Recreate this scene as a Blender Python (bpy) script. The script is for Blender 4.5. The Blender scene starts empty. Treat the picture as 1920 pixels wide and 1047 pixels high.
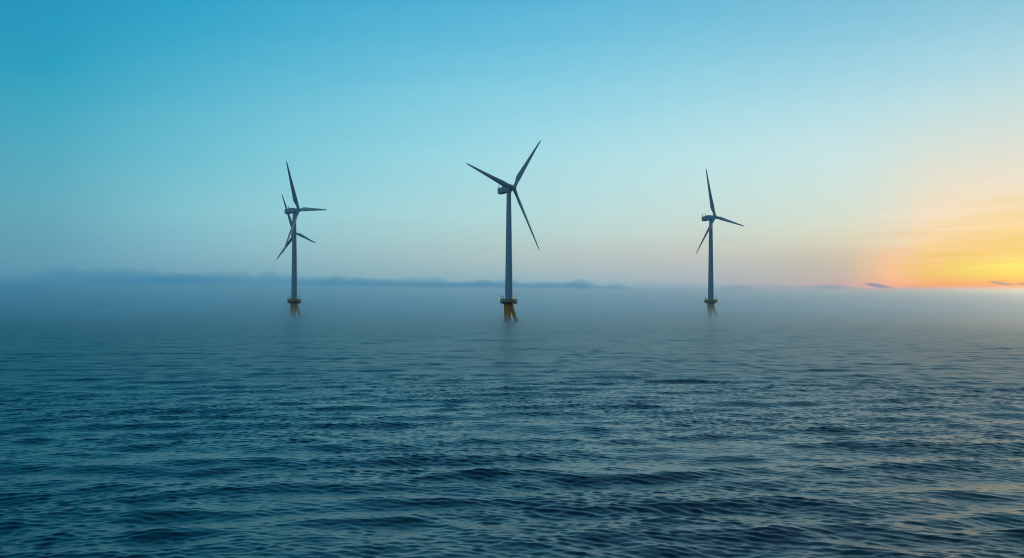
import bpy, math, random
import numpy as np
from mathutils import Vector, Matrix

random.seed(7)
RNG = np.random.default_rng(11)
scene = bpy.context.scene
COLL = scene.collection
R = math.radians

SUN_AZ, SUN_EL = 31.0, 2.5          # degrees right of the view axis / above the horizon

HAZE_D = 2.0e-5                      # haze extinction per metre
FOG_START, FOG_D, FOG_G, FOG_COL = 160.0, 0.0036, 0.90, (0.875, 0.938, 1.0)
VOL_BOUNCES = 32

# ------------------------------------------------------------------ helpers
def tag(o, label=None, category=None, group=None, kind=None):
    if label: o['label'] = label
    if category: o['category'] = category
    if group: o['group'] = group
    if kind: o['kind'] = kind
    return o

def empty(name, loc=(0, 0, 0), rz=0.0):
    o = bpy.data.objects.new(name, None)
    o.empty_display_size = 2
    COLL.objects.link(o)
    o.location = loc
    o.rotation_euler = (0, 0, rz)
    return o

class MB:
    """collects verts / faces of one part"""
    def __init__(self):
        self.v, self.f, self.mi = [], [], []
    def add(self, vs, fs, mi=0):
        b = len(self.v)
        self.v += [tuple(p) for p in vs]
        self.f += [tuple(b + i for i in q) for q in fs]
        self.mi += [mi] * len(fs)
    def rings(self, rings, cap=True, mi=0, closed=True):
        n = len(rings[0]); vs = [p for r in rings for p in r]; fs = []
        for k in range(len(rings) - 1):
            for i in range(n if closed else n - 1):
                j = (i + 1) % n
                fs.append((k*n+i, k*n+j, (k+1)*n+j, (k+1)*n+i))
        if cap:
            fs.append(tuple(range(n - 1, -1, -1)))
            fs.append(tuple((len(rings)-1)*n + i for i in range(n)))
        self.add(vs, fs, mi)
    def lathe(self, prof, n=48, c=(0, 0), mi=0, cap=True):
        self.rings([[(c[0]+r*math.cos(2*math.pi*i/n), c[1]+r*math.sin(2*math.pi*i/n), z) for i in range(n)] for r, z in prof], cap, mi)
    def tube(self, a, b, r0, r1=None, n=12, mi=0):
        a, b = Vector(a), Vector(b); r1 = r0 if r1 is None else r1
        d = (b - a).normalized()
        u = d.orthogonal().normalized(); w = d.cross(u)
        ring = lambda c, r: [tuple(c + r*(u*math.cos(t) + w*math.sin(t))) for t in [2*math.pi*i/n for i in range(n)]]
        self.rings([ring(a, r0), ring(b, r1)], True, mi)
    def hoop(self, rad, z, w, h, n=48, mi=0):
        """flat ring of rectangular section"""
        rings = []
        for i in range(n):
            t = 2*math.pi*i/n; c, s = math.cos(t), math.sin(t)
            rings.append([((rad+dx)*c, (rad+dx)*s, z+dz) for dx, dz in ((-w/2, -h/2), (w/2, -h/2), (w/2, h/2), (-w/2, h/2))])
        rings.append(rings[0])
        self.rings(rings, False, mi)
    def box(self, c, s, mi=0):
        x, y, z = c; a, b, h = s[0]/2, s[1]/2, s[2]/2
        vs = [(x+i*a, y+j*b, z+k*h) for k in (-1, 1) for j in (-1, 1) for i in (-1, 1)]
        self.add(vs, [(0, 2, 3, 1), (4, 5, 7, 6), (0, 1, 5, 4), (2, 6, 7, 3), (0, 4, 6, 2), (1, 3, 7, 5)], mi)
    def build(self, name, mats, parent=None, smooth=True, angle=35):
        me = bpy.data.meshes.new(name)
        me.from_pydata(self.v, [], self.f)
        for m in (mats if isinstance(mats, (list, tuple)) else [mats]): me.materials.append(m)
        me.polygons.foreach_set('material_index', self.mi)
        if smooth:
            me.polygons.foreach_set('use_smooth', [True]*len(me.polygons))
            try: me.set_sharp_from_angle(angle=R(angle))
            except Exception: pass
        me.update()
        o = bpy.data.objects.new(name, me)
        COLL.objects.link(o)
        if parent: o.parent = parent
        return o

class NT:
    """tiny node-graph helper"""
    def __init__(self, tree): self.t = tree
    def n(self, typ, **kw):
        nd = self.t.nodes.new(typ)
        for k, v in kw.items(): setattr(nd, k, v)
        return nd
    def link(self, a, b): self.t.links.new(a, b)
    def math(self, op, a, b=None, c=None):
        nd = self.n('ShaderNodeMath', operation=op)
        for i, v in enumerate((a, b, c)):
            if v is None: continue
            if isinstance(v, (int, float)): nd.inputs[i].default_value = v
            else: self.link(v, nd.inputs[i])
        return nd.outputs[0]

def new_mat(name):
    m = bpy.data.materials.new(name); m.use_nodes = True
    return m, NT(m.node_tree), m.node_tree.nodes['Principled BSDF']

def painted(name, base, rough=0.45, stain=(0.2, 0.15, 0.1), amount=0.25, scale=0.35, metallic=0.0, bump=0.0):
    """weathered paint: broad tonal drift plus vertical run-off streaks"""
    m, g, p = new_mat(name)
    tc = g.n('ShaderNodeTexCoord')
    mp = g.n('ShaderNodeMapping'); mp.inputs['Scale'].default_value = (1.6, 1.6, 0.12)
    g.link(tc.outputs['Object'], mp.inputs[0])
    n1 = g.n('ShaderNodeTexNoise'); n1.inputs['Scale'].default_value = scale; n1.inputs['Detail'].default_value = 5
    g.link(tc.outputs['Object'], n1.inputs['Vector'])
    n2 = g.n('ShaderNodeTexNoise'); n2.inputs['Scale'].default_value = 1.1; n2.inputs['Detail'].default_value = 6
    g.link(mp.outputs[0], n2.inputs['Vector'])
    f = g.math('MULTIPLY', g.math('SMOOTH_MAX', g.math('SUBTRACT', n2.outputs[0], 0.48), 0.0, 0.05), 3.2)
    f = g.math('MULTIPLY', g.math('MULTIPLY', f, n1.outputs[0]), amount*3.0)
    f = g.math('MINIMUM', f, 0.85)
    mx = g.n('ShaderNodeMix', data_type='RGBA')
    mx.inputs['A'].default_value = (*base, 1); mx.inputs['B'].default_value = (*stain, 1)
    g.link(f, mx.inputs['Factor']); g.link(mx.outputs['Result'], p.inputs['Base Color'])
    p.inputs['Roughness'].default_value = rough; p.inputs['Metallic'].default_value = metallic
    return m

# ------------------------------------------------------------------ world
SKY_EL = [0, 0.35, 0.7, 1.0, 1.3, 1.6, 1.9, 2.2, 2.6, 3.1, 3.8, 4.8, 6.3, 8, 10, 12, 14.5, 17, 22, 30, 45, 65, 90]
SKY_AZ = [-180, -140, -105, -75, -52, -38, -30, -24, -18, -12, -6, 0, 5, 10, 14, 16.4, 18, 20.3, 22.3, 24.3, 26.2, 28, 30, 33, 37, 44, 56, 75, 105, 140, 180]
SKY = [
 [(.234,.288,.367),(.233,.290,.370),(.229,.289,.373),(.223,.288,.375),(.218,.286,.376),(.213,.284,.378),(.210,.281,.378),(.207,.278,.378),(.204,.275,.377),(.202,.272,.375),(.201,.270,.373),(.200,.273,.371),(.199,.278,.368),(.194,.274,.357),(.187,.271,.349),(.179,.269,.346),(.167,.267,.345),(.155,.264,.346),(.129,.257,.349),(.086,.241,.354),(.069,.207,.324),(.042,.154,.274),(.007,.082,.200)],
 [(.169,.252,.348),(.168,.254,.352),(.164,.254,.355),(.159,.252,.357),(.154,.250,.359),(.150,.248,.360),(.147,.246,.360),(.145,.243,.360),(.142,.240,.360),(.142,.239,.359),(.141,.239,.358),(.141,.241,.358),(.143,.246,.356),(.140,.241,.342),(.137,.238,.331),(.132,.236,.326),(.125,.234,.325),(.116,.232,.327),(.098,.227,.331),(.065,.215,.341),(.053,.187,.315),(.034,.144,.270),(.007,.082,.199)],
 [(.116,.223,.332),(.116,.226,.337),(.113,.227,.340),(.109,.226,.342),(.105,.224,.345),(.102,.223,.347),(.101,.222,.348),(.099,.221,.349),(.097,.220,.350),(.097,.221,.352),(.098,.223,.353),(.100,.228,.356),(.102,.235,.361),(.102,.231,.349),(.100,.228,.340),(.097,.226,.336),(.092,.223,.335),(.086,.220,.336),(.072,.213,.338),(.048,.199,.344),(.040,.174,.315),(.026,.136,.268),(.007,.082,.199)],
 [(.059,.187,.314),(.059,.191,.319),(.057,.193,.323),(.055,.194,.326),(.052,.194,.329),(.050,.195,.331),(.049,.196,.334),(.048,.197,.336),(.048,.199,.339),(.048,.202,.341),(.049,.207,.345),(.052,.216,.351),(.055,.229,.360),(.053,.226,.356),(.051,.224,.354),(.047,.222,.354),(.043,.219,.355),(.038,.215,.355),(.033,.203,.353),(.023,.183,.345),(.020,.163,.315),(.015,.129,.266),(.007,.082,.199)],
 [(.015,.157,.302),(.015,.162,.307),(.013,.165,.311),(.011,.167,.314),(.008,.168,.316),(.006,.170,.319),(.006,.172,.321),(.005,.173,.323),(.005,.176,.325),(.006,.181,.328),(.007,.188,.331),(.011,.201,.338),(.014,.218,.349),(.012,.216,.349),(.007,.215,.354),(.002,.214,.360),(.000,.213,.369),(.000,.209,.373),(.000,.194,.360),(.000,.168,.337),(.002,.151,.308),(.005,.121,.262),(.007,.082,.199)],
 [(.020,.184,.331),(.022,.190,.336),(.021,.192,.340),(.020,.193,.342),(.017,.192,.344),(.016,.195,.348),(.017,.199,.351),(.019,.203,.354),(.019,.207,.357),(.021,.213,.358),(.023,.222,.361),(.025,.234,.366),(.024,.250,.376),(.018,.250,.379),(.008,.246,.381),(.000,.233,.383),(.000,.225,.392),(.000,.219,.393),(.000,.204,.375),(.000,.171,.338),(.001,.130,.282),(.004,.110,.248),(.007,.082,.199)],
 [(.030,.222,.369),(.034,.228,.375),(.036,.231,.378),(.036,.231,.381),(.035,.231,.383),(.036,.237,.389),(.040,.243,.393),(.044,.249,.398),(.046,.256,.402),(.048,.263,.404),(.051,.274,.406),(.053,.288,.411),(.044,.300,.421),(.031,.302,.425),(.013,.292,.423),(.000,.265,.417),(.000,.246,.420),(.000,.238,.416),(.000,.221,.398),(.000,.178,.344),(.000,.118,.264),(.004,.104,.238),(.007,.082,.199)],
 [(.035,.249,.399),(.042,.257,.405),(.047,.262,.410),(.049,.263,.412),(.053,.266,.415),(.059,.275,.423),(.065,.284,.430),(.071,.294,.438),(.076,.304,.445),(.078,.313,.448),(.082,.328,.453),(.086,.347,.461),(.070,.353,.468),(.050,.353,.472),(.025,.336,.466),(.002,.301,.455),(.000,.271,.451),(.000,.257,.441),(.000,.238,.425),(.000,.188,.356),(.000,.119,.266),(.004,.104,.240),(.007,.082,.199)],
 [(.046,.285,.438),(.058,.297,.446),(.066,.306,.452),(.071,.311,.457),(.090,.324,.462),(.106,.338,.471),(.117,.353,.485),(.127,.369,.500),(.138,.387,.515),(.144,.402,.526),(.153,.426,.540),(.166,.465,.562),(.137,.456,.561),(.106,.443,.559),(.078,.415,.547),(.043,.377,.531),(.012,.329,.511),(.001,.296,.494),(.000,.270,.483),(.002,.215,.408),(.004,.138,.303),(.007,.115,.261),(.007,.082,.199)],
 [(.055,.311,.467),(.070,.325,.475),(.082,.335,.481),(.092,.343,.484),(.124,.359,.487),(.150,.377,.493),(.166,.395,.506),(.182,.413,.518),(.200,.436,.536),(.209,.459,.550),(.222,.491,.574),(.241,.539,.611),(.207,.530,.614),(.168,.517,.618),(.134,.481,.605),(.088,.440,.587),(.040,.378,.557),(.017,.329,.533),(.011,.295,.515),(.010,.234,.433),(.008,.147,.316),(.009,.121,.268),(.007,.082,.199)],
 [(.057,.329,.491),(.073,.342,.496),(.087,.351,.500),(.110,.366,.503),(.149,.385,.504),(.184,.402,.505),(.206,.418,.511),(.227,.433,.516),(.252,.454,.530),(.265,.486,.545),(.280,.524,.576),(.299,.572,.624),(.269,.576,.640),(.233,.573,.655),(.186,.534,.647),(.130,.487,.627),(.068,.416,.592),(.033,.355,.562),(.026,.314,.528),(.021,.245,.439),(.011,.148,.314),(.011,.121,.268),(.007,.082,.199)],
 [(.045,.336,.507),(.063,.348,.511),(.078,.354,.512),(.118,.373,.513),(.162,.392,.511),(.204,.407,.508),(.233,.422,.509),(.261,.437,.511),(.294,.458,.521),(.311,.497,.539),(.328,.541,.574),(.344,.590,.629),(.326,.606,.654),(.296,.616,.681),(.235,.574,.677),(.169,.524,.656),(.094,.445,.619),(.049,.376,.584),(.045,.328,.534),(.033,.253,.442),(.014,.148,.312),(.012,.122,.267),(.007,.082,.199)],
 [(.018,.321,.511),(.038,.332,.514),(.056,.338,.515),(.112,.360,.515),(.160,.379,.513),(.207,.396,.508),(.241,.411,.506),(.275,.425,.505),(.314,.448,.509),(.336,.493,.533),(.359,.543,.569),(.373,.593,.625),(.363,.617,.655),(.339,.634,.685),(.269,.595,.684),(.197,.542,.664),(.113,.460,.626),(.063,.389,.590),(.061,.337,.534),(.044,.259,.442),(.016,.149,.311),(.014,.123,.267),(.007,.082,.199)],
 [(.000,.284,.500),(.000,.294,.501),(.002,.297,.498),(.074,.318,.493),(.125,.337,.489),(.169,.358,.485),(.206,.374,.482),(.243,.390,.480),(.287,.418,.482),(.325,.468,.509),(.363,.531,.547),(.376,.581,.605),(.379,.613,.642),(.362,.633,.677),(.291,.600,.675),(.214,.546,.658),(.126,.464,.620),(.077,.397,.582),(.081,.344,.520),(.059,.266,.432),(.021,.153,.307),(.017,.125,.265),(.007,.082,.199)],
 [(.000,.234,.476),(.000,.243,.470),(.000,.241,.458),(.014,.264,.444),(.065,.285,.436),(.101,.307,.431),(.141,.326,.430),(.182,.345,.429),(.231,.376,.435),(.281,.431,.464),(.336,.504,.507),(.354,.556,.573),(.371,.597,.624),(.364,.621,.668),(.296,.594,.668),(.220,.542,.651),(.132,.461,.615),(.090,.401,.575),(.099,.348,.497),(.073,.271,.417),(.025,.158,.302),(.020,.128,.263),(.007,.082,.199)],
 [(.000,.187,.449),(.000,.194,.436),(.000,.192,.419),(.000,.216,.400),(.018,.239,.390),(.045,.263,.384),(.091,.284,.385),(.136,.305,.385),(.192,.341,.397),(.251,.400,.429),(.315,.477,.477),(.335,.533,.547),(.359,.577,.610),(.359,.607,.661),(.294,.586,.662),(.219,.537,.647),(.132,.459,.611),(.097,.403,.569),(.107,.348,.488),(.079,.273,.411),(.027,.160,.300),(.021,.129,.261),(.007,.082,.199)],
 [(.000,.158,.428),(.000,.163,.411),(.000,.163,.390),(.000,.187,.367),(.007,.210,.355),(.030,.235,.347),(.077,.256,.349),(.124,.277,.350),(.179,.315,.366),(.242,.378,.402),(.306,.453,.454),(.321,.514,.529),(.353,.560,.597),(.354,.593,.655),(.290,.577,.658),(.217,.533,.644),(.132,.457,.609),(.099,.402,.566),(.110,.347,.485),(.082,.272,.409),(.027,.160,.300),(.021,.129,.261),(.007,.082,.199)],
 [(.181,.062,.239),(.207,.091,.246),(.238,.114,.247),(.252,.185,.247),(.258,.216,.231),(.267,.230,.208),(.280,.246,.232),(.293,.262,.256),(.277,.295,.298),(.278,.347,.349),(.313,.411,.408),(.331,.485,.487),(.352,.530,.543),(.342,.563,.599),(.283,.563,.642),(.212,.526,.640),(.128,.453,.605),(.103,.403,.561),(.112,.344,.484),(.084,.272,.409),(.027,.160,.299),(.021,.129,.261),(.007,.082,.199)],
 [(.112,.000,.192),(.112,.000,.181),(.114,.033,.151),(.114,.122,.093),(.121,.190,.082),(.136,.231,.088),(.167,.225,.118),(.198,.231,.136),(.242,.243,.160),(.303,.306,.229),(.364,.375,.323),(.401,.442,.425),(.394,.492,.481),(.354,.534,.551),(.285,.553,.631),(.214,.523,.639),(.131,.454,.602),(.109,.406,.554),(.116,.342,.470),(.086,.271,.401),(.027,.160,.299),(.021,.129,.261),(.007,.082,.199)],
 [(.000,.000,.172),(.000,.000,.158),(.000,.000,.125),(.000,.098,.079),(.000,.248,.063),(.011,.299,.073),(.057,.321,.089),(.095,.247,.105),(.152,.210,.112),(.210,.262,.157),(.293,.323,.237),(.375,.397,.351),(.372,.465,.470),(.337,.505,.532),(.278,.535,.607),(.210,.518,.631),(.132,.453,.596),(.118,.412,.549),(.121,.346,.469),(.090,.273,.400),(.027,.159,.299),(.021,.129,.261),(.007,.082,.199)],
 [(.000,.000,.159),(.000,.000,.143),(.000,.000,.110),(.000,.089,.069),(.000,.288,.054),(.000,.334,.065),(.000,.391,.075),(.001,.273,.089),(.072,.197,.088),(.140,.231,.119),(.231,.283,.185),(.324,.357,.295),(.345,.440,.459),(.324,.481,.515),(.275,.519,.576),(.210,.510,.622),(.131,.448,.586),(.125,.415,.544),(.123,.355,.468),(.092,.279,.400),(.027,.159,.299),(.021,.129,.261),(.007,.082,.199)],
 [(.000,.000,.154),(.000,.000,.136),(.000,.000,.102),(.000,.074,.063),(.000,.264,.052),(.000,.316,.068),(.000,.381,.085),(.000,.305,.106),(.000,.229,.110),(.057,.241,.138),(.181,.290,.203),(.332,.386,.307),(.404,.490,.498),(.385,.534,.551),(.324,.571,.613),(.251,.556,.663),(.153,.483,.624),(.140,.443,.579),(.124,.376,.493),(.091,.291,.413),(.028,.172,.317),(.021,.136,.271),(.007,.082,.199)],
 [(.000,.000,.167),(.000,.000,.146),(.000,.000,.110),(.000,.090,.068),(.000,.278,.067),(.000,.352,.100),(.000,.445,.139),(.000,.441,.180),(.000,.405,.198),(.011,.369,.213),(.186,.399,.279),(.413,.529,.412),(.615,.691,.648),(.598,.748,.710),(.501,.778,.792),(.386,.731,.823),(.223,.619,.781),(.185,.551,.714),(.132,.437,.580),(.089,.312,.445),(.031,.204,.361),(.023,.154,.296),(.007,.082,.199)],
 [(.000,.000,.209),(.000,.000,.184),(.000,.000,.142),(.000,.165,.092),(.000,.327,.117),(.000,.442,.186),(.000,.586,.259),(.000,.736,.336),(.000,.793,.383),(.059,.674,.373),(.325,.671,.431),(.726,.873,.610),(1.145,1.122,.876),(1.043,1.153,.978),(.865,1.158,1.092),(.651,1.032,1.075),(.354,.854,1.042),(.269,.748,.949),(.148,.541,.728),(.087,.331,.478),(.035,.235,.405),(.025,.171,.320),(.007,.082,.199)],
 [(.000,.000,.248),(.000,.000,.228),(.000,.057,.193),(.000,.330,.152),(.000,.435,.194),(.000,.553,.270),(.039,.694,.337),(.145,.907,.412),(.292,.972,.466),(.475,.883,.471),(.733,.901,.543),(1.085,1.098,.723),(1.463,1.342,.983),(1.297,1.351,1.110),(1.046,1.298,1.177),(.767,1.122,1.143),(.409,.919,1.104),(.300,.804,1.009),(.154,.567,.764),(.082,.326,.472),(.034,.234,.403),(.025,.170,.319),(.007,.082,.199)],
 [(.699,.191,.297),(.733,.284,.308),(.775,.395,.312),(.816,.524,.310),(.857,.601,.333),(.908,.680,.371),(.979,.744,.419),(1.051,.833,.465),(1.141,.890,.514),(1.221,.926,.565),(1.331,1.013,.654),(1.472,1.166,.802),(1.557,1.350,1.013),(1.330,1.373,1.151),(1.027,1.219,1.126),(.735,1.041,1.080),(.390,.834,1.026),(.280,.718,.927),(.155,.508,.697),(.072,.298,.444),(.032,.226,.393),(.023,.166,.313),(.007,.082,.199)],
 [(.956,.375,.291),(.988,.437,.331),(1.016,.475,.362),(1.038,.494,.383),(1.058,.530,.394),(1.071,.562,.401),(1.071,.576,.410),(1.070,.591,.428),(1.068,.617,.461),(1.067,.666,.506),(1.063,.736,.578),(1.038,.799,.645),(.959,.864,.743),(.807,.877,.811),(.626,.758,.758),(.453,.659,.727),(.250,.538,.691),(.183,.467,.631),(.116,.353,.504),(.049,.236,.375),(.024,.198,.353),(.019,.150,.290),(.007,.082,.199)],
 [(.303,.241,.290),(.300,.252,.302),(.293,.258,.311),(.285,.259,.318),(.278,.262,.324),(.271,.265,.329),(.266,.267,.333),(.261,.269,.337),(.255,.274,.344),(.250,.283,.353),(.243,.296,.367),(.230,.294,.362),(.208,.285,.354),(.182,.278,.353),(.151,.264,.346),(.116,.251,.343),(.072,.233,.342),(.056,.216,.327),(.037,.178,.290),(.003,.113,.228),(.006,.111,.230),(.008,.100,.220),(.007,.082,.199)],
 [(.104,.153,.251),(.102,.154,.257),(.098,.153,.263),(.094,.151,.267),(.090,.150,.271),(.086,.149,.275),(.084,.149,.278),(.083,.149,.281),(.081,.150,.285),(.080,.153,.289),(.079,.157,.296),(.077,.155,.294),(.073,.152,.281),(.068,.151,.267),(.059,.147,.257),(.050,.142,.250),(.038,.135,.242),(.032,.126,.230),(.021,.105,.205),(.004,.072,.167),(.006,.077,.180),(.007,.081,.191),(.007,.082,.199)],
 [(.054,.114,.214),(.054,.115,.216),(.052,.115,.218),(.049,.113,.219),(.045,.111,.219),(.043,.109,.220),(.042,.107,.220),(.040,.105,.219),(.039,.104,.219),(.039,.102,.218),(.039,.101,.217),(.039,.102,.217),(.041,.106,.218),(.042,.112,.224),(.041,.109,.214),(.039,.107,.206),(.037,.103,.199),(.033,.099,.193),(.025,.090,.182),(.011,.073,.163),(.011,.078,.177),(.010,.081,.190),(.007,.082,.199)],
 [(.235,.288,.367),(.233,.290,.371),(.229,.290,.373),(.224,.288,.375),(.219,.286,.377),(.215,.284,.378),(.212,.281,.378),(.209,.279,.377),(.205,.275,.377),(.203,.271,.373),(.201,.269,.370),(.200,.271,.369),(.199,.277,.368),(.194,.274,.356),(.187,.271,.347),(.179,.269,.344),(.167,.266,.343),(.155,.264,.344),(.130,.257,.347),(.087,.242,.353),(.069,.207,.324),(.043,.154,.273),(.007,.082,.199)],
]

NISHITA_STRENGTH = 0.05
def build_world():
    w = bpy.data.worlds.new('World'); scene.world = w; w.use_nodes = True
    g = NT(w.node_tree); out = w.node_tree.nodes['World Output']; bg = w.node_tree.nodes['Background']
    sk = g.n('ShaderNodeTexSky'); sk.sky_type = 'NISHITA'; sk.sun_disc = False
    sk.sun_elevation = R(SUN_EL); sk.sun_rotation = R(SUN_AZ)
    sk.altitude = 10; sk.dust_density = 1.0; sk.ozone_density = 3.0
    bg.inputs['Strength'].default_value = NISHITA_STRENGTH
    g.link(sk.outputs[0], bg.inputs['Color'])
    # dawn colours by bearing and height; out-of-view sky brightened to light turbines and water
    tc = g.n('ShaderNodeTexCoord'); sx = g.n('ShaderNodeSeparateXYZ'); g.link(tc.outputs['Generated'], sx.inputs[0])
    az = g.math('MULTIPLY', g.math('ARCTAN2', sx.outputs['X'], sx.outputs['Y']), 180/math.pi)
    el = g.math('MULTIPLY', g.math('ARCSINE', sx.outputs['Z']), 180/math.pi)
    # thin high cirrus: long streaks that drift the glow bands up and down a little
    cv = g.n('ShaderNodeCombineXYZ')
    g.link(g.math('MULTIPLY', az, 0.075), cv.inputs[0]); g.link(g.math('MULTIPLY', el, 0.75), cv.inputs[1])
    nz = g.n('ShaderNodeTexNoise'); nz.inputs['Scale'].default_value = 1.0; nz.inputs['Detail'].default_value = 5; nz.inputs['Roughness'].default_value = 0.6
    g.link(cv.outputs[0], nz.inputs['Vector'])
    amp = g.math('MULTIPLY', g.math('MINIMUM', g.math('MAXIMUM', el, 0.0), 3.0), 0.48)
    el2 = g.math('MAXIMUM', g.math('ADD', el, g.math('MULTIPLY', g.math('SUBTRACT', nz.outputs[0], 0.5), amp)), 0.0)
    pos = g.math('DIVIDE', el2, 90.0)
    cur = None
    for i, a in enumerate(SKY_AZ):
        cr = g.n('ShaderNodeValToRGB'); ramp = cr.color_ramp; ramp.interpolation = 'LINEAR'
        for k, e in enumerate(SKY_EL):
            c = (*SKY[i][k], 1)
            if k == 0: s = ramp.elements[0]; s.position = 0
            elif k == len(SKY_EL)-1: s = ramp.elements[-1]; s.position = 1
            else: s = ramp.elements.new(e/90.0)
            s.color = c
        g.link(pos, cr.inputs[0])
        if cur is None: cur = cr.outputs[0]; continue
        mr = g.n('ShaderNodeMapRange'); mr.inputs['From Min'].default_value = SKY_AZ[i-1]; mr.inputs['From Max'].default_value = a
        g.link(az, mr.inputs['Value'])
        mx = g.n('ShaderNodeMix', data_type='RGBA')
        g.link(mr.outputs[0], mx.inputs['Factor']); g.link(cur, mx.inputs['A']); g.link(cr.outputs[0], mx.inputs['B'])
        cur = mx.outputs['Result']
    bg2 = g.n('ShaderNodeBackground'); bg2.inputs['Strength'].default_value = 1.0
    # thin lit cloud streaks across the glow
    cv2 = g.n('ShaderNodeCombineXYZ')
    g.link(g.math('MULTIPLY', az, 0.16), cv2.inputs[0]); g.link(g.math('MULTIPLY', g.math('SUBTRACT', el, g.math('MULTIPLY', az, 0.055)), 2.3), cv2.inputs[1])
    n3 = g.n('ShaderNodeTexNoise'); n3.inputs['Scale'].default_value = 1.0; n3.inputs['Detail'].default_value = 6; n3.inputs['Roughness'].default_value = 0.6
    g.link(cv2.outputs[0], n3.inputs['Vector'])
    def ramp(v, a, b):
        m = g.n('ShaderNodeMapRange', interpolation_type='SMOOTHSTEP'); m.inputs['From Min'].default_value = a; m.inputs['From Max'].default_value = b
        g.link(v, m.inputs['Value']); return m.outputs[0]
    wgt = g.math('MULTIPLY', ramp(az, 15, 25), ramp(el, 7.5, 2.0))
    st = g.math('MULTIPLY', g.math('SUBTRACT', n3.outputs[0], 0.5), wgt)
    fac = g.n('ShaderNodeCombineXYZ')
    for ch, k in enumerate((0.5, 0.95, 1.3)): g.link(g.math('ADD', 1.0, g.math('MULTIPLY', st, k)), fac.inputs[ch])
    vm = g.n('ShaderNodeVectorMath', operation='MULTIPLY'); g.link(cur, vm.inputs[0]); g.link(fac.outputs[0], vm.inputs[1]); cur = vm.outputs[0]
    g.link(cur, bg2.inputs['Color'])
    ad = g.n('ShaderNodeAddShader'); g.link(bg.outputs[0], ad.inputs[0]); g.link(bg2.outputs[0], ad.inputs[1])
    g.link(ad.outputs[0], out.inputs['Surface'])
    w.cycles.sampling_method = 'MANUAL'; w.cycles.sample_map_resolution = 1024
build_world()

sun = bpy.data.lights.new('sun', 'SUN'); sun.energy = 0.08; sun.angle = R(4); sun.color = (1.0, 0.62, 0.32)
so = bpy.data.objects.new('sun', sun); COLL.objects.link(so)
sd = Vector((math.sin(R(SUN_AZ))*math.cos(R(SUN_EL)), math.cos(R(SUN_AZ))*math.cos(R(SUN_EL)), math.sin(R(SUN_EL))))
so.rotation_euler = (-sd).to_track_quat('-Z', 'Y').to_euler()

# ------------------------------------------------------------------ camera
cam = bpy.data.cameras.new('camera'); co = bpy.data.objects.new('camera', cam); COLL.objects.link(co)
EYE = 12.1
co.location = (0, 0, EYE); co.rotation_euler = (R(90), 0, 0)
cam.sensor_width = 36; cam.lens = 36; cam.shift_y = 41.5/1920
cam.clip_start = 0.5; cam.clip_end = 60000
scene.camera = co

# ------------------------------------------------------------------ sea
def smooth01(t):
    t = np.clip(t, 0, 1); return t*t*(3-2*t)

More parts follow.
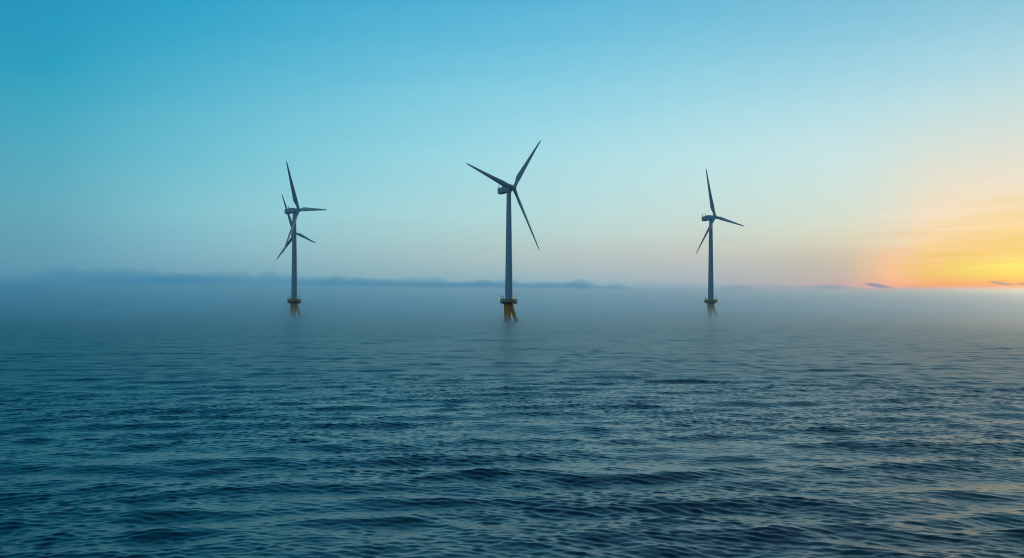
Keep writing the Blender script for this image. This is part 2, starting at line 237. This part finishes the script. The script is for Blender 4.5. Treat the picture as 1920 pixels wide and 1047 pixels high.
def build_sea():
    cy = -30.0
    r = [26.0]
    while r[-1] < 8500:
        q = r[-1] - 30.0
        if q < 110: d = 0.15 if q > 34 else 0.5
        elif q < 160: d = 0.15+(q-110)*0.0014
        elif q < 420: d = 0.22 + (q-160)*0.0032
        else: d = 1.05 + (q-420)*0.012
        r.append(r[-1]+d)
    r = np.array(r); dr = np.gradient(r)
    fine = np.arange(-38, 38.001, 0.055)
    side = np.concatenate([np.arange(38.4, 75, 0.4)])
    az = np.radians(np.concatenate([-side[::-1], fine, side]))
    nr, na = len(r), len(az)
    daz = np.gradient(az)
    # wave trains: one swell, and two crossing sets of short wind ripples that the gusts favour in turn
    NL, NS = 84, 150
    lamL = 2.6*(15/2.6)**((np.arange(NL)+RNG.random(NL))/NL)
    lamS = 0.36*(3.2/0.36)**((np.arange(NS)+RNG.random(NS))/NS)
    slL = np.exp(-0.5*(np.log(lamL/WAVE_PEAK)/0.45)**2) + 0.75*np.exp(-0.5*(np.log(lamL/10.5)/0.22)**2); slL *= SLOPE_LONG/np.sqrt((slL**2).sum()/2)
    slS = np.exp(-0.5*(np.log(lamS/0.62)/0.5)**2); slS *= SLOPE_SHORT/np.sqrt((slS**2).sum()/2)
    teamL = np.array([0, 0, 1, 0, 2, 0])[np.arange(NL) % 6]
    slL *= np.where((teamL > 0) & (lamL > 5), 0.25, 1.0)
    team = np.concatenate([teamL, np.arange(NS) % 3])       # 0 everywhere, 1 / 2 the crossing sets
    lam = np.concatenate([lamL, lamS]); sl = np.concatenate([slL, slS]); N = NL+NS
    head = np.concatenate([-90+4+np.array([0, -48, 48])[teamL]+RNG.normal(0, 1, NL)*np.where(teamL > 0, 9, 16), -90+np.array([0, -30, 30])[np.arange(NS) % 3]+RNG.normal(0, 1, NS)*8])
    head = np.radians(head)
    k = 2*np.pi/lam
    kx, ky = k*np.cos(head), k*np.sin(head); ph = RNG.random(N)*2*np.pi; amp = sl/k
    verts = np.empty((nr, na, 3), np.float32); lost = np.zeros((nr, na), np.float32)
    ca, sa = np.sin(az), np.cos(az)
    for i0 in range(0, nr, 40):
        rr = r[i0:i0+40, None]
        X = rr*ca[None]; Y = cy + rr*sa[None]
        sp = np.maximum(dr[i0:i0+40, None]*0.8, rr*daz[None]*0.8)
        gust = np.clip(0.95 + 0.08*np.sin(X*0.027+Y*0.033+1.0+1.5*np.sin(Y*0.011)) + 0.08*np.sin(X*0.013-Y*0.047+2.2) + 0.18*np.sin(X*0.083+Y*0.11+1.2*np.sin(X*0.05)) + 0.14*np.sin(X*0.17-Y*0.21), 0.5, 1.45)
        sway = np.clip(0.7*np.tanh(X/28)+0.35*np.sin(X*0.05+Y*0.03), -0.9, 0.9)
        calm = 1-0.54*smooth01((rr-62)/260)          # wind and swell die down towards the fog
        gust = gust*(1-0.32*smooth01((rr-62)/200))
        z = np.zeros_like(X); hx = np.zeros_like(X); hy = np.zeros_like(X); lo = np.zeros_like(X)
        for j in range(N):
            fd = smooth01((lam[j]/sp - 2.2)/2.5)
            g2 = (1.0, 1+sway, 1-sway)[team[j]]*calm if j < NL else gust*(1.0, 1+sway, 1-sway)[team[j]]
            lo += (1-fd**2)*sl[j]**2/2
            if fd.max() <= 0: continue
            th = kx[j]*X + ky[j]*Y + ph[j]
            A = amp[j]*fd*g2
            z += A*np.sin(th)
            c = A*np.cos(th)*0.8
            hx += c*np.cos(head[j]); hy += c*np.sin(head[j])
        verts[i0:i0+40, :, 0] = X+hx; verts[i0:i0+40, :, 1] = Y+hy; verts[i0:i0+40, :, 2] = z
        lost[i0:i0+40] = lo
    idx = np.arange(nr*na).reshape(nr, na)
    quads = np.stack([idx[:-1, :-1], idx[:-1, 1:], idx[1:, 1:], idx[1:, :-1]], -1).reshape(-1, 4)[:, ::-1]
    me = bpy.data.meshes.new('sea')
    nq = len(quads)
    me.vertices.add(nr*na); me.vertices.foreach_set('co', verts.ravel())
    me.loops.add(nq*4); me.loops.foreach_set('vertex_index', quads.ravel().astype(np.int32))
    me.polygons.add(nq); me.polygons.foreach_set('loop_start', np.arange(0, nq*4, 4, dtype=np.int32))
    me.polygons.foreach_set('use_smooth', np.ones(nq, bool))
    at = me.attributes.new('unresolved', 'FLOAT', 'POINT'); at.data.foreach_set('value', lost.ravel())
    me.update(calc_edges=True)
    m, g, p = new_mat('sea_water')
    p.inputs['Base Color'].default_value = (*WATER_COL, 1)
    p.inputs['IOR'].default_value = 1.333
    a = g.n('ShaderNodeAttribute', attribute_name='unresolved')
    # slope variance of ripples too small for the mesh goes into the roughness of the surface
    al2 = g.math('ADD', g.math('MULTIPLY', a.outputs['Fac'], 0.35), 0.0010)
    ro = g.math('POWER', al2, 0.25)
    g.link(g.math('MINIMUM', ro, 0.6), p.inputs['Roughness'])
    tc = g.n('ShaderNodeTexCoord')
    prev = None
    for sc, st, dist, rot in ((1.9, 2.6, RIPPLE, 8), (4.7, 2.2, RIPPLE*0.42, -18), (0.75, 3.0, RIPPLE*2.0, 20)):
        mp = g.n('ShaderNodeMapping'); mp.inputs['Scale'].default_value = (1/st, 1, 1); mp.inputs['Rotation'].default_value = (0, 0, R(rot))
        g.link(tc.outputs['Object'], mp.inputs[0])
        nz = g.n('ShaderNodeTexNoise'); nz.inputs['Scale'].default_value = sc; nz.inputs['Detail'].default_value = 4; nz.inputs['Roughness'].default_value = 0.55
        g.link(mp.outputs[0], nz.inputs['Vector'])
        b = g.n('ShaderNodeBump'); b.inputs['Strength'].default_value = 1.0; b.inputs['Distance'].default_value = dist
        g.link(nz.outputs[0], b.inputs['Height'])
        if prev is not None: g.link(prev, b.inputs['Normal'])
        prev = b.outputs[0]
    g.link(prev, p.inputs['Normal'])
    me.materials.append(m)
    o = bpy.data.objects.new('sea', me); COLL.objects.link(o)
    tag(o, 'dark teal open sea with short choppy wind waves', 'sea', kind='structure')

WAVE_PEAK, SLOPE_LONG, SLOPE_SHORT, RIPPLE = 4.8, 0.115, 0.158, 0.025
WATER_COL = (0.003, 0.013, 0.020)
build_sea()

# ------------------------------------------------------------------ air
def volume_mat(name, col, density, aniso):
    m = bpy.data.materials.new(name); m.use_nodes = True; t = m.node_tree
    for nd in list(t.nodes):
        if nd.type == 'BSDF_PRINCIPLED': t.nodes.remove(nd)
    v = t.nodes.new('ShaderNodeVolumePrincipled')
    v.inputs['Color'].default_value = (*col, 1); v.inputs['Density'].default_value = density; v.inputs['Anisotropy'].default_value = aniso
    t.links.new(v.outputs[0], t.nodes['Material Output'].inputs['Volume'])
    m.cycles.homogeneous_volume = True
    return m

def grid_solid(name, top, bot, mat):
    """closed solid from two matching vertex grids"""
    nr, na = top.shape[:2]
    v = np.concatenate([top.reshape(-1, 3), bot.reshape(-1, 3)]); off = nr*na
    i = np.arange(nr*na).reshape(nr, na)
    q = np.stack([i[:-1, :-1], i[:-1, 1:], i[1:, 1:], i[1:, :-1]], -1).reshape(-1, 4)
    fs = q[:, ::-1].tolist() + (q+off).tolist()
    rim = list(i[0, :]) + list(i[1:, -1]) + list(i[-1, -2::-1]) + list(i[-2:0:-1, 0])
    for a, b in zip(rim, rim[1:]+rim[:1]): fs.append((int(a), int(b), int(b)+off, int(a)+off))
    me = bpy.data.meshes.new(name); me.from_pydata(v.tolist(), [], fs); me.update()
    import bmesh
    bm = bmesh.new(); bm.from_mesh(me); bmesh.ops.recalc_face_normals(bm, faces=bm.faces); bm.to_mesh(me); bm.free()
    me.materials.append(mat)
    o = bpy.data.objects.new(name, me); COLL.objects.link(o)
    return o

hz = MB(); hz.box((0, 4300, 62), (19000, 9600, 132))
ho = hz.build('haze', volume_mat('haze_air', (0.86, 0.92, 0.96), HAZE_D, 0.55), smooth=False)
tag(ho, 'thin bluish morning haze filling the air over the sea', 'haze', kind='stuff')

def fog_bank(name, dens, layer, label):
    r = np.concatenate([np.arange(FOG_START, 1600, 20), np.arange(1600, 4200, 50), np.arange(4200, 8301, 200)])
    az = np.radians(np.arange(-64, 64.01, 0.4))
    RR, AA = np.meshgrid(r, az, indexing='ij')
    X, Y = RR*np.sin(AA), RR*np.cos(AA)
    D = np.degrees(AA)
    if layer == 0:      # dense low bank
        T = 5.0*smooth01((RR-FOG_START)/800) + 18*smooth01((RR-620)/940) + 24*smooth01((RR-1500)/2300)
    else:               # thinner veils above it, deeper towards the left
        T = 9*smooth01((RR-FOG_START)/700) + 22*smooth01((RR-560)/1000) + (13+20*smooth01((16-D)/34)-5*smooth01((D-16)/6))*smooth01((RR-1500)/2300)
    if layer == 2: T = T*1.14
    def wob(s, seed):
        g = np.random.default_rng(seed); o = np.zeros_like(X)
        for _ in range(9):
            a = g.random()*2*np.pi; kk = 2*np.pi/(s*(0.5+g.random()))
            o += np.sin(kk*(np.cos(a)*X+np.sin(a)*Y)+g.random()*7)
        return o/3
    lump = 1 + 0.06*wob(260, 1+7*layer) + 0.06*wob(800, 2+7*layer)
    T = np.maximum(T*lump, 0.02*(RR-FOG_START)/900) - 0.9*(1-smooth01((RR-FOG_START)/120))
    top = np.stack([X, Y, T], -1); bot = np.stack([X, Y, np.full_like(T, -2.6)], -1)
    o = grid_solid(name, top, bot, volume_mat(name+'_air', FOG_COL, dens, FOG_G))
    tag(o, label, 'fog', kind='stuff')

def lens_cloud(name, az0, az1, e0, e1, dist, depth, col, dens, seed, tilt=0.0, cap=1.0, n=None, lump=0.35, taper=True, body=1.4, e0b=None, e1b=None):
    """a long cloud lens: bottom / top elevation angles in degrees at its thickest, ragged billowed top"""
    g = np.random.default_rng(seed)
    n = n or int(max(24, (az1-az0)*14))
    m = 20
    u = np.linspace(0, 1, n); w = np.linspace(-1, 1, m)
    env = np.clip(np.minimum(u, 1-u)/0.16, 0, 1); env = np.maximum(np.sin(np.pi*u)**0.8 if taper else smooth01(env), 1e-3)
    bil = np.zeros(n)
    span = az1-az0
    for s, a in ((3.4, 1.0), (1.6, 0.8)):
        f = max(1, span/s); p = g.random(4)*7
        bil += a*np.abs(np.sin(np.pi*f*(u+0.06*np.sin(5*u+p[2]))+p[0]) * np.cos(np.pi*f*0.37*u+p[1]))
    bil = bil/1.9
    az = np.radians(az0 + span*u)
    top = np.zeros((n, m, 3)); bot = np.zeros((n, m, 3))
    for i in range(n):
        eb = e0 if e0b is None else e0+(e0b-e0)*u[i]
        et = e1 if e1b is None else e1+(e1b-e1)*u[i]
        mid = eb+(et-eb)*0.3+tilt*(u[i]-0.5)
        hi = (et-mid)*(1-lump+lump*2*bil[i])*env[i]; lo = (mid-eb)*env[i]
        if tilt: hi = (et-eb)*0.7*(1-lump+lump*2*bil[i])*env[i]; lo = (et-eb)*0.3*env[i]
        for j in range(m):
            s = (1-abs(w[j]))**body
            rr = dist+depth*w[j]*max(env[i], 0.05)
            jit = 1+0.12*math.sin(7*w[j]+9*u[i]*span+seed)
            x, y = rr*math.sin(az[i]), rr*math.cos(az[i])
            top[i, j] = (x, y, EYE+dist*math.tan(R(mid+hi*s*jit))+0.3)
            bot[i, j] = (x, y, EYE+dist*math.tan(R(mid-lo*s))-0.3)
    return grid_solid(name, top, bot, volume_mat(name+'_vapour', col, dens, 0.5))

fog_bank('fog', FOG_D, 0, 'low bank of pale blue sea fog lying on the water behind the turbines')
fog_bank('fog_veil', 0.0010, 1, 'thin veil of mist fading upward from the sea fog')
fog_bank('fog_veil', 0.0005, 2, 'thin veil of mist fading upward from the sea fog')
CL = (0.4, 0.84, 0.95)
for a0, a1, ee, ds, dd, sd_ in ((-27.8, -14.5, (0.66, 1.80, 0.70, 1.84), 11500, 0.00034, 3), (-23.0, -4.0, (0.66, 1.80, 0.54, 1.48), 11900, 0.00038, 8),
                               (-13.0, 2.2, (0.62, 1.64, 0.46, 1.12), 12300, 0.00038, 14), (-7.0, 8.2, (0.56, 1.42, 0.42, 0.92), 11300, 0.0006, 19)):
    tag(lens_cloud('cloud_bank', a0, a1, ee[0], ee[1], ds, 1500, CL, dd, sd_, taper=True, e0b=ee[2], e1b=ee[3], lump=0.3, body=0.75),
        'strip of low blue-grey cloud drifting above the fog at left', 'cloud bank', kind='stuff')
CLOUDS = [(2.7, 4.9, 0.60, 1.26, 5, 0.0019, 0, 'small rounded blue cloud puff poking out of the fog just right of the middle turbine'),
          (4.9, 6.6, 0.60, 1.04, 9, 0.0014, 0, 'faint cloud wisp between the middle and right turbines'),
          (11.2, 13.6, 0.55, 0.92, 12, 0.0017, 0, 'flat pale cloud just right of the right turbine tower'),
          (15.4, 18.8, 0.55, 0.98, 15, 0.0012, 0, 'faint grey cloud left of the orange glow'),
          (18.9, 20.5, 0.66, 1.04, 21, 0.0024, -0.30, 'small dark slanting cloud at the left edge of the orange glow'),
          (24.8, 26.2, 0.82, 1.02, 27, 0.0014, -0.22, 'thin dark cloud sliver in the orange glow at right'),
          (25.9, 28.4, 0.80, 1.06, 33, 0.0014, 0.10, 'thin dark cloud streak at the right edge of the sunset')]
for a0, a1, e0, e1, sd_, de, ti, lab in CLOUDS:
    tag(lens_cloud('cloud', a0, a1, e0, e1, 11500, 420, CL, de, sd_, tilt=ti), lab, 'cloud', 'small clouds along the top of the fog')

# ------------------------------------------------------------------ turbines
GREY = painted('turbine_paint', (0.37, 0.56, 0.60), 0.42, (0.30, 0.29, 0.27), 0.22)
YELLOW = painted('foundation_paint', (0.95, 0.42, 0.10), 0.5, (0.35, 0.16, 0.06), 0.3, 0.5)
SPLASH = painted('splash_zone', (0.5, 0.26, 0.09), 0.6, (0.03, 0.04, 0.025), 0.6, 0.8)
STEEL = painted('deck_steel', (0.17, 0.18, 0.18), 0.55, (0.12, 0.07, 0.04), 0.4, 0.9)
RAIL = painted('rail_paint', (0.75, 0.45, 0.06), 0.5, (0.2, 0.1, 0.04), 0.4, 0.9)

def airfoil(chord, tk, n=18):
    pts = []
    for i in range(n):
        t = 2*math.pi*i/n
        x = 0.5*(1+math.cos(t))                       # 0 at the nose .. 1 at the tail
        yt = 5*tk*(0.2969*math.sqrt(x)-0.126*x-0.3516*x*x+0.2843*x**3-0.1036*x**4)
        pts.append((0.32*chord-chord*x, (yt if t <= math.pi else -yt*0.8)*chord))
    return pts

def blade_mesh(L=40.0):
    mb = MB(); rings = []
    n = 18
    for z in [0, .015, .03, .05, .08, .11, .14, .17, .2, .24, .3, .36, .44, .52, .6, .68, .76, .84, .9, .95, .98, .995, 1.0]:
        if z < .2: ch = 2.2+(3.3-2.2)*float(smooth01((z-.03)/.17))
        else: ch = 3.3+(0.9-3.3)*((z-.2)/.75)**0.92 if z < .95 else 0.85*(1-((z-.95)/.05)**2*0.8)
        tk = 0.48-(0.48-0.18)*float(smooth01((z-.1)/.5))
        circ = [(1.1*math.cos(2*math.pi*i/n), 1.1*math.sin(2*math.pi*i/n)) for i in range(n)]
        bl = float(smooth01((z-.03)/.13))
        af = airfoil(ch, tk, n)
        # circ must share the start (tail) and direction of the foil outline
        sec = [((1-bl)*-circ[i][0]+bl*af[i][0], (1-bl)*circ[i][1]+bl*af[i][1]) for i in range(n)]
        tw = R(16)*(1-z)**2.2*bl + R(1.5)
        c, s = math.cos(tw), math.sin(tw)
        pre = -0.9*z*z
        rings.append([(x*c+y*s, -x*s+y*c+pre, z*L) for x, y in sec])
    mb.rings(rings)
    return mb

def nacelle_mesh():
    """local X runs from the hub (0) back along the machine (-), Z up"""
    mb = MB(); rings = []
    for x, zt, zb, hw, rd in ((-1.45, 1.25, -1.25, 1.25, 1.1), (-2.3, 1.55, -1.55, 1.5, .7), (-4.5, 1.85, -1.8, 1.75, .5), (-7.5, 1.78, -2.0, 1.8, .5),
                              (-10.6, 1.62, -2.15, 1.75, .5), (-11.6, 1.55, -2.1, 1.68, .5), (-11.95, 1.3, -1.8, 1.45, .5)):
        ring = []
        for sy, sz, q in ((1, 1, 0), (-1, 1, 1), (-1, -1, 2), (1, -1, 3)):
            zc = (zt-rd) if sz > 0 else (zb+rd); yc = sy*(hw-rd)
            for k in range(5):
                t = math.pi/2*(q+k/4)
                ring.append((x, yc+rd*math.cos(t), zc+rd*math.sin(t)))
        rings.append(ring)
    mb.rings(rings)
    mb.box((-6.8, 0, 1.92), (3.4, 2.2, 0.35))              # roof hatch
    mb.lathe([(1.42, -2.45), (1.5, -1.7)], 32, (-3.95, 0))   # yaw collar over the tower top
    return mb

def mast_mesh():
    mb = MB()
    mb.tube((0, 0, 0), (0, 0, 1.75), 0.2, 0.15)
    mb.box((0, 0, 1.8), (0.2, 0.9, 0.18))
    mb.lathe([(0.02, 1.85), (0.17, 1.9), (0.17, 2.15), (0.02, 2.2)], 10, (0, 0.34))
    mb.lathe([(0.02, 1.85), (0.15, 1.9), (0.15, 2.1), (0.02, 2.15)], 10, (0, -0.34))
    return mb

def hub_mesh():
    mb = MB(); n = 28
    prof = [(-1.42, 1.30), (-1.1, 1.52), (-.5, 1.68), (.1, 1.70), (.7, 1.55), (1.2, 1.2), (1.6, .72), (1.8, .3), (1.86, .02)]
    mb.rings([[(x, r*math.cos(2*math.pi*i/n), r*math.sin(2*math.pi*i/n)) for i in range(n)] for x, r in prof])
    return mb

HUB_Z, OVERHANG, DECK = 79.8, 3.95, 11.4
def make_parts():
    P = {}
    t = MB(); prof = [(2.46, DECK+0.35), (2.46, DECK+0.75), (2.36, DECK+0.8)]
    top = HUB_Z-2.3
    for k in range(1, 4):
        z = DECK+(top-DECK)*k/3; rr = 2.36+(1.36-2.36)*k/3
        prof += [(rr+0.012, z-0.2), (rr+0.07, z-0.16), (rr+0.07, z), (rr, z+0.03)] if k < 3 else [(rr, z)]
    t.lathe(prof, 64); P['tower'] = (t, GREY)
    c = MB()
    c.lathe([(2.03, -3.2), (2.03, 1.6)], 48, (-0.72, 0), 1)
    c.lathe([(2.035, 1.6), (2.035, 9.0), (2.3, 10.0), (2.42, 10.95)], 48, (-0.72, 0), 0)
    for a in (200, 250, 300):                              # boat-landing pipes down the column
        x, y = -0.72+2.25*math.cos(R(a)), 2.25*math.sin(R(a)); c.tube((x, y, -2.5), (x, y, 9.6), 0.11, mi=0)
    P['column'] = (c, [YELLOW, SPLASH])
    b = MB(); a0, a1 = Vector((1.05, 0.1, 10.55)), Vector((5.45, 0.5, -3.2)); q = a0.lerp(a1, 0.66)
    b.tube(a0, q, 1.2, 1.2, 28, 0); b.tube(q, a1, 1.195, 1.195, 28, 1)
    P['brace_leg'] = (b, [YELLOW, SPLASH])
    d = MB()
    d.lathe([(2.5, DECK-0.62), (4.9, DECK-0.52), (5.18, DECK-0.5), (5.22, DECK-0.45), (5.22, DECK+0.32), (2.5, DECK+0.34)], 48)
    for k in range(10):
        a = 2*math.pi*k/10; d.tube((2.2*math.cos(a), 2.2*math.sin(a), DECK-1.3), (4.6*math.cos(a), 4.6*math.sin(a), DECK-0.6), 0.14, n=8)
    P['platform'] = (d, STEEL)
    r = MB()
    for k in range(24):
        a = 2*math.pi*k/24; r.tube((5.1*math.cos(a), 5.1*math.sin(a), DECK+0.32), (5.1*math.cos(a), 5.1*math.sin(a), DECK+1.95), 0.07, n=6)
    r.hoop(5.1, DECK+1.95, 0.18, 0.2); r.hoop(5.12, DECK+1.12, 0.14, 0.7)
    P['railing'] = (r, RAIL)
    kp = MB(); kp.hoop(5.17, DECK+0.52, 0.04, 0.34); kp.hoop(5.17, DECK+1.68, 0.04, 0.26); P['kick_plate'] = (kp, STEEL)
    k_ = MB(); k_.box((0, 0, 0.75), (1.5, 1.0, 1.5)); k_.box((0, 0, 1.55), (1.6, 1.1, 0.1)); k_.box((0, -0.52, 0.8), (1.1, 0.04, 1.1))
    P['cabinet'] = (k_, STEEL)
    dv = MB(); dv.tube((0, 0, 0), (0, 0, 3.3), 0.16, 0.12); dv.tube((0, 0, 3.3), (0.9, 0, 3.75), 0.11); dv.tube((0, 0, 2.3), (0.5, 0, 3.5), 0.07)
    P['davit'] = (dv, STEEL)
    po = MB(); po.tube((0, 0, 0), (0, 0, 3.5), 0.1, 0.08); po.lathe([(0.02, 3.5), (0.24, 3.55), (0.24, 3.95), (0.1, 4.1), (0.01, 4.12)], 12)
    P['light_pole'] = (po, STEEL)
    P['nacelle'] = (nacelle_mesh(), GREY); P['weather_mast'] = (mast_mesh(), STEEL)
    P['hub'] = (hub_mesh(), GREY); P['blade'] = (blade_mesh(), GREY)
    return P
PARTS = make_parts()
PROTO = {}
def part(name, parent):
    if name not in PROTO:
        o = PARTS[name][0].build(name, PARTS[name][1], parent); PROTO[name] = o
    else:
        o = PROTO[name].copy(); COLL.objects.link(o); o.parent = parent
        o.matrix_local = Matrix.Identity(4)
    return o

def turbine(hub, yaw, tilt, blades, label):
    p, q = R(yaw), R(tilt)
    n = Vector((math.sin(p)*math.cos(q), -math.cos(p)*math.cos(q), math.sin(q)))
    u = Vector((math.cos(p), math.sin(p), 0)); v = n.cross(u)
    dz = hub[2]-HUB_Z
    base = Vector((hub[0]-OVERHANG*n.x, hub[1]-OVERHANG*n.y, 0))
    root = empty('wind_turbine', base)
    tag(root, label, 'wind turbine', 'offshore wind turbines')
    tw = part('tower', root)
    tw.scale = (1, 1, 1+dz/(HUB_Z-DECK)); tw.location = (0, 0, -dz/(HUB_Z-DECK)*DECK)
    part('column', root); part('brace_leg', root)
    pf = part('platform', root); part('railing', pf); part('kick_plate', pf)
    for x, y, rz in ((-3.2, -2.6, 0.3),):
        c = part('cabinet', pf); c.location = (x, y, DECK+0.34); c.rotation_euler = (0, 0, rz)
    for x, y, rz in ((-4.5, -0.9, 2.6), (-3.3, 2.7, 2.2)):
        c = part('davit', pf); c.location = (x, y, DECK+0.33); c.rotation_euler = (0, 0, rz)
    c = part('light_pole', pf); c.location = (4.2, -1.2, DECK+0.33)
    hl = Vector(hub)-base
    Rn = Matrix((n, -u, v)).transposed()                    # local X = rotor axis, Z = up
    M = Matrix.Translation(hl) @ Rn.to_4x4()
    na = part('nacelle', root); na.matrix_local = M
    for x, y in ((-11.2, 0.8), (-9.6, -0.7)):
        m = part('weather_mast', na); m.location = (x, y, 1.5)
    hb = part('hub', root); hb.matrix_local = M
    for th, L, pit in blades:
        t = R(th); d = u*math.sin(t)+v*math.cos(t); tg = u*math.cos(t)-v*math.sin(t)
        B = Matrix((tg, -n, d)).transposed().to_4x4() @ Matrix.Rotation(R(-pit), 4, 'Z')
        b = part('blade', hb)
        b.matrix_local = M.inverted() @ Matrix.Translation(hl+d*1.1) @ B @ Matrix.Diagonal((1, 1, (L-1.1)/40.0, 1))
    return root

turbine((1.05, 611.4, 79.76), 48, 5, ((40.7, 41.89, 4), (-75.0, 41.59, 4), (153.2, 41.78, 4)),
        'tallest and nearest wind turbine standing in the middle, one blade pointing down to the right')
turbine((-161.33, 774.4, 81.07), 66, 3, ((-19.8, 37.9, 45), (85.5, 36.61, 4), (-145.4, 40.74, -2)),
        'wind turbine at left with one blade pointing level to the right')
turbine((-217.64, 1028.0, 80.63), 24, 5, ((-18.2, 40.8, 4), (116.7, 23, 4), (-144.5, 34, 4)),
        'farthest wind turbine, its tower hidden behind the left turbine, only its lower rotor showing')
turbine((162.69, 820.9, 79.65), 44, 4, ((-13.2, 39.27, 25), (98.3, 40.87, 8), (-135.7, 42.78, 4)),
        'wind turbine at right, the one closest to the orange glow')

# ------------------------------------------------------------------ render settings
scene.view_settings.view_transform = 'Standard'; scene.view_settings.look = 'None'
scene.view_settings.exposure = 0.0; scene.view_settings.gamma = 1.0
scene.render.engine = 'CYCLES'
cy = scene.cycles
cy.max_bounces = 40; cy.diffuse_bounces = 2; cy.glossy_bounces = 3; cy.transmission_bounces = 2; cy.volume_bounces = VOL_BOUNCES; cy.transparent_max_bounces = 8
cy.use_denoising = True; cy.denoiser = 'OPENIMAGEDENOISE'; cy.denoising_input_passes = 'RGB_ALBEDO_NORMAL'; cy.denoising_prefilter = 'ACCURATE'; cy.filter_width = 1.1
cy.caustics_reflective = False; cy.caustics_refractive = False
cy.sample_clamp_indirect = 4.0
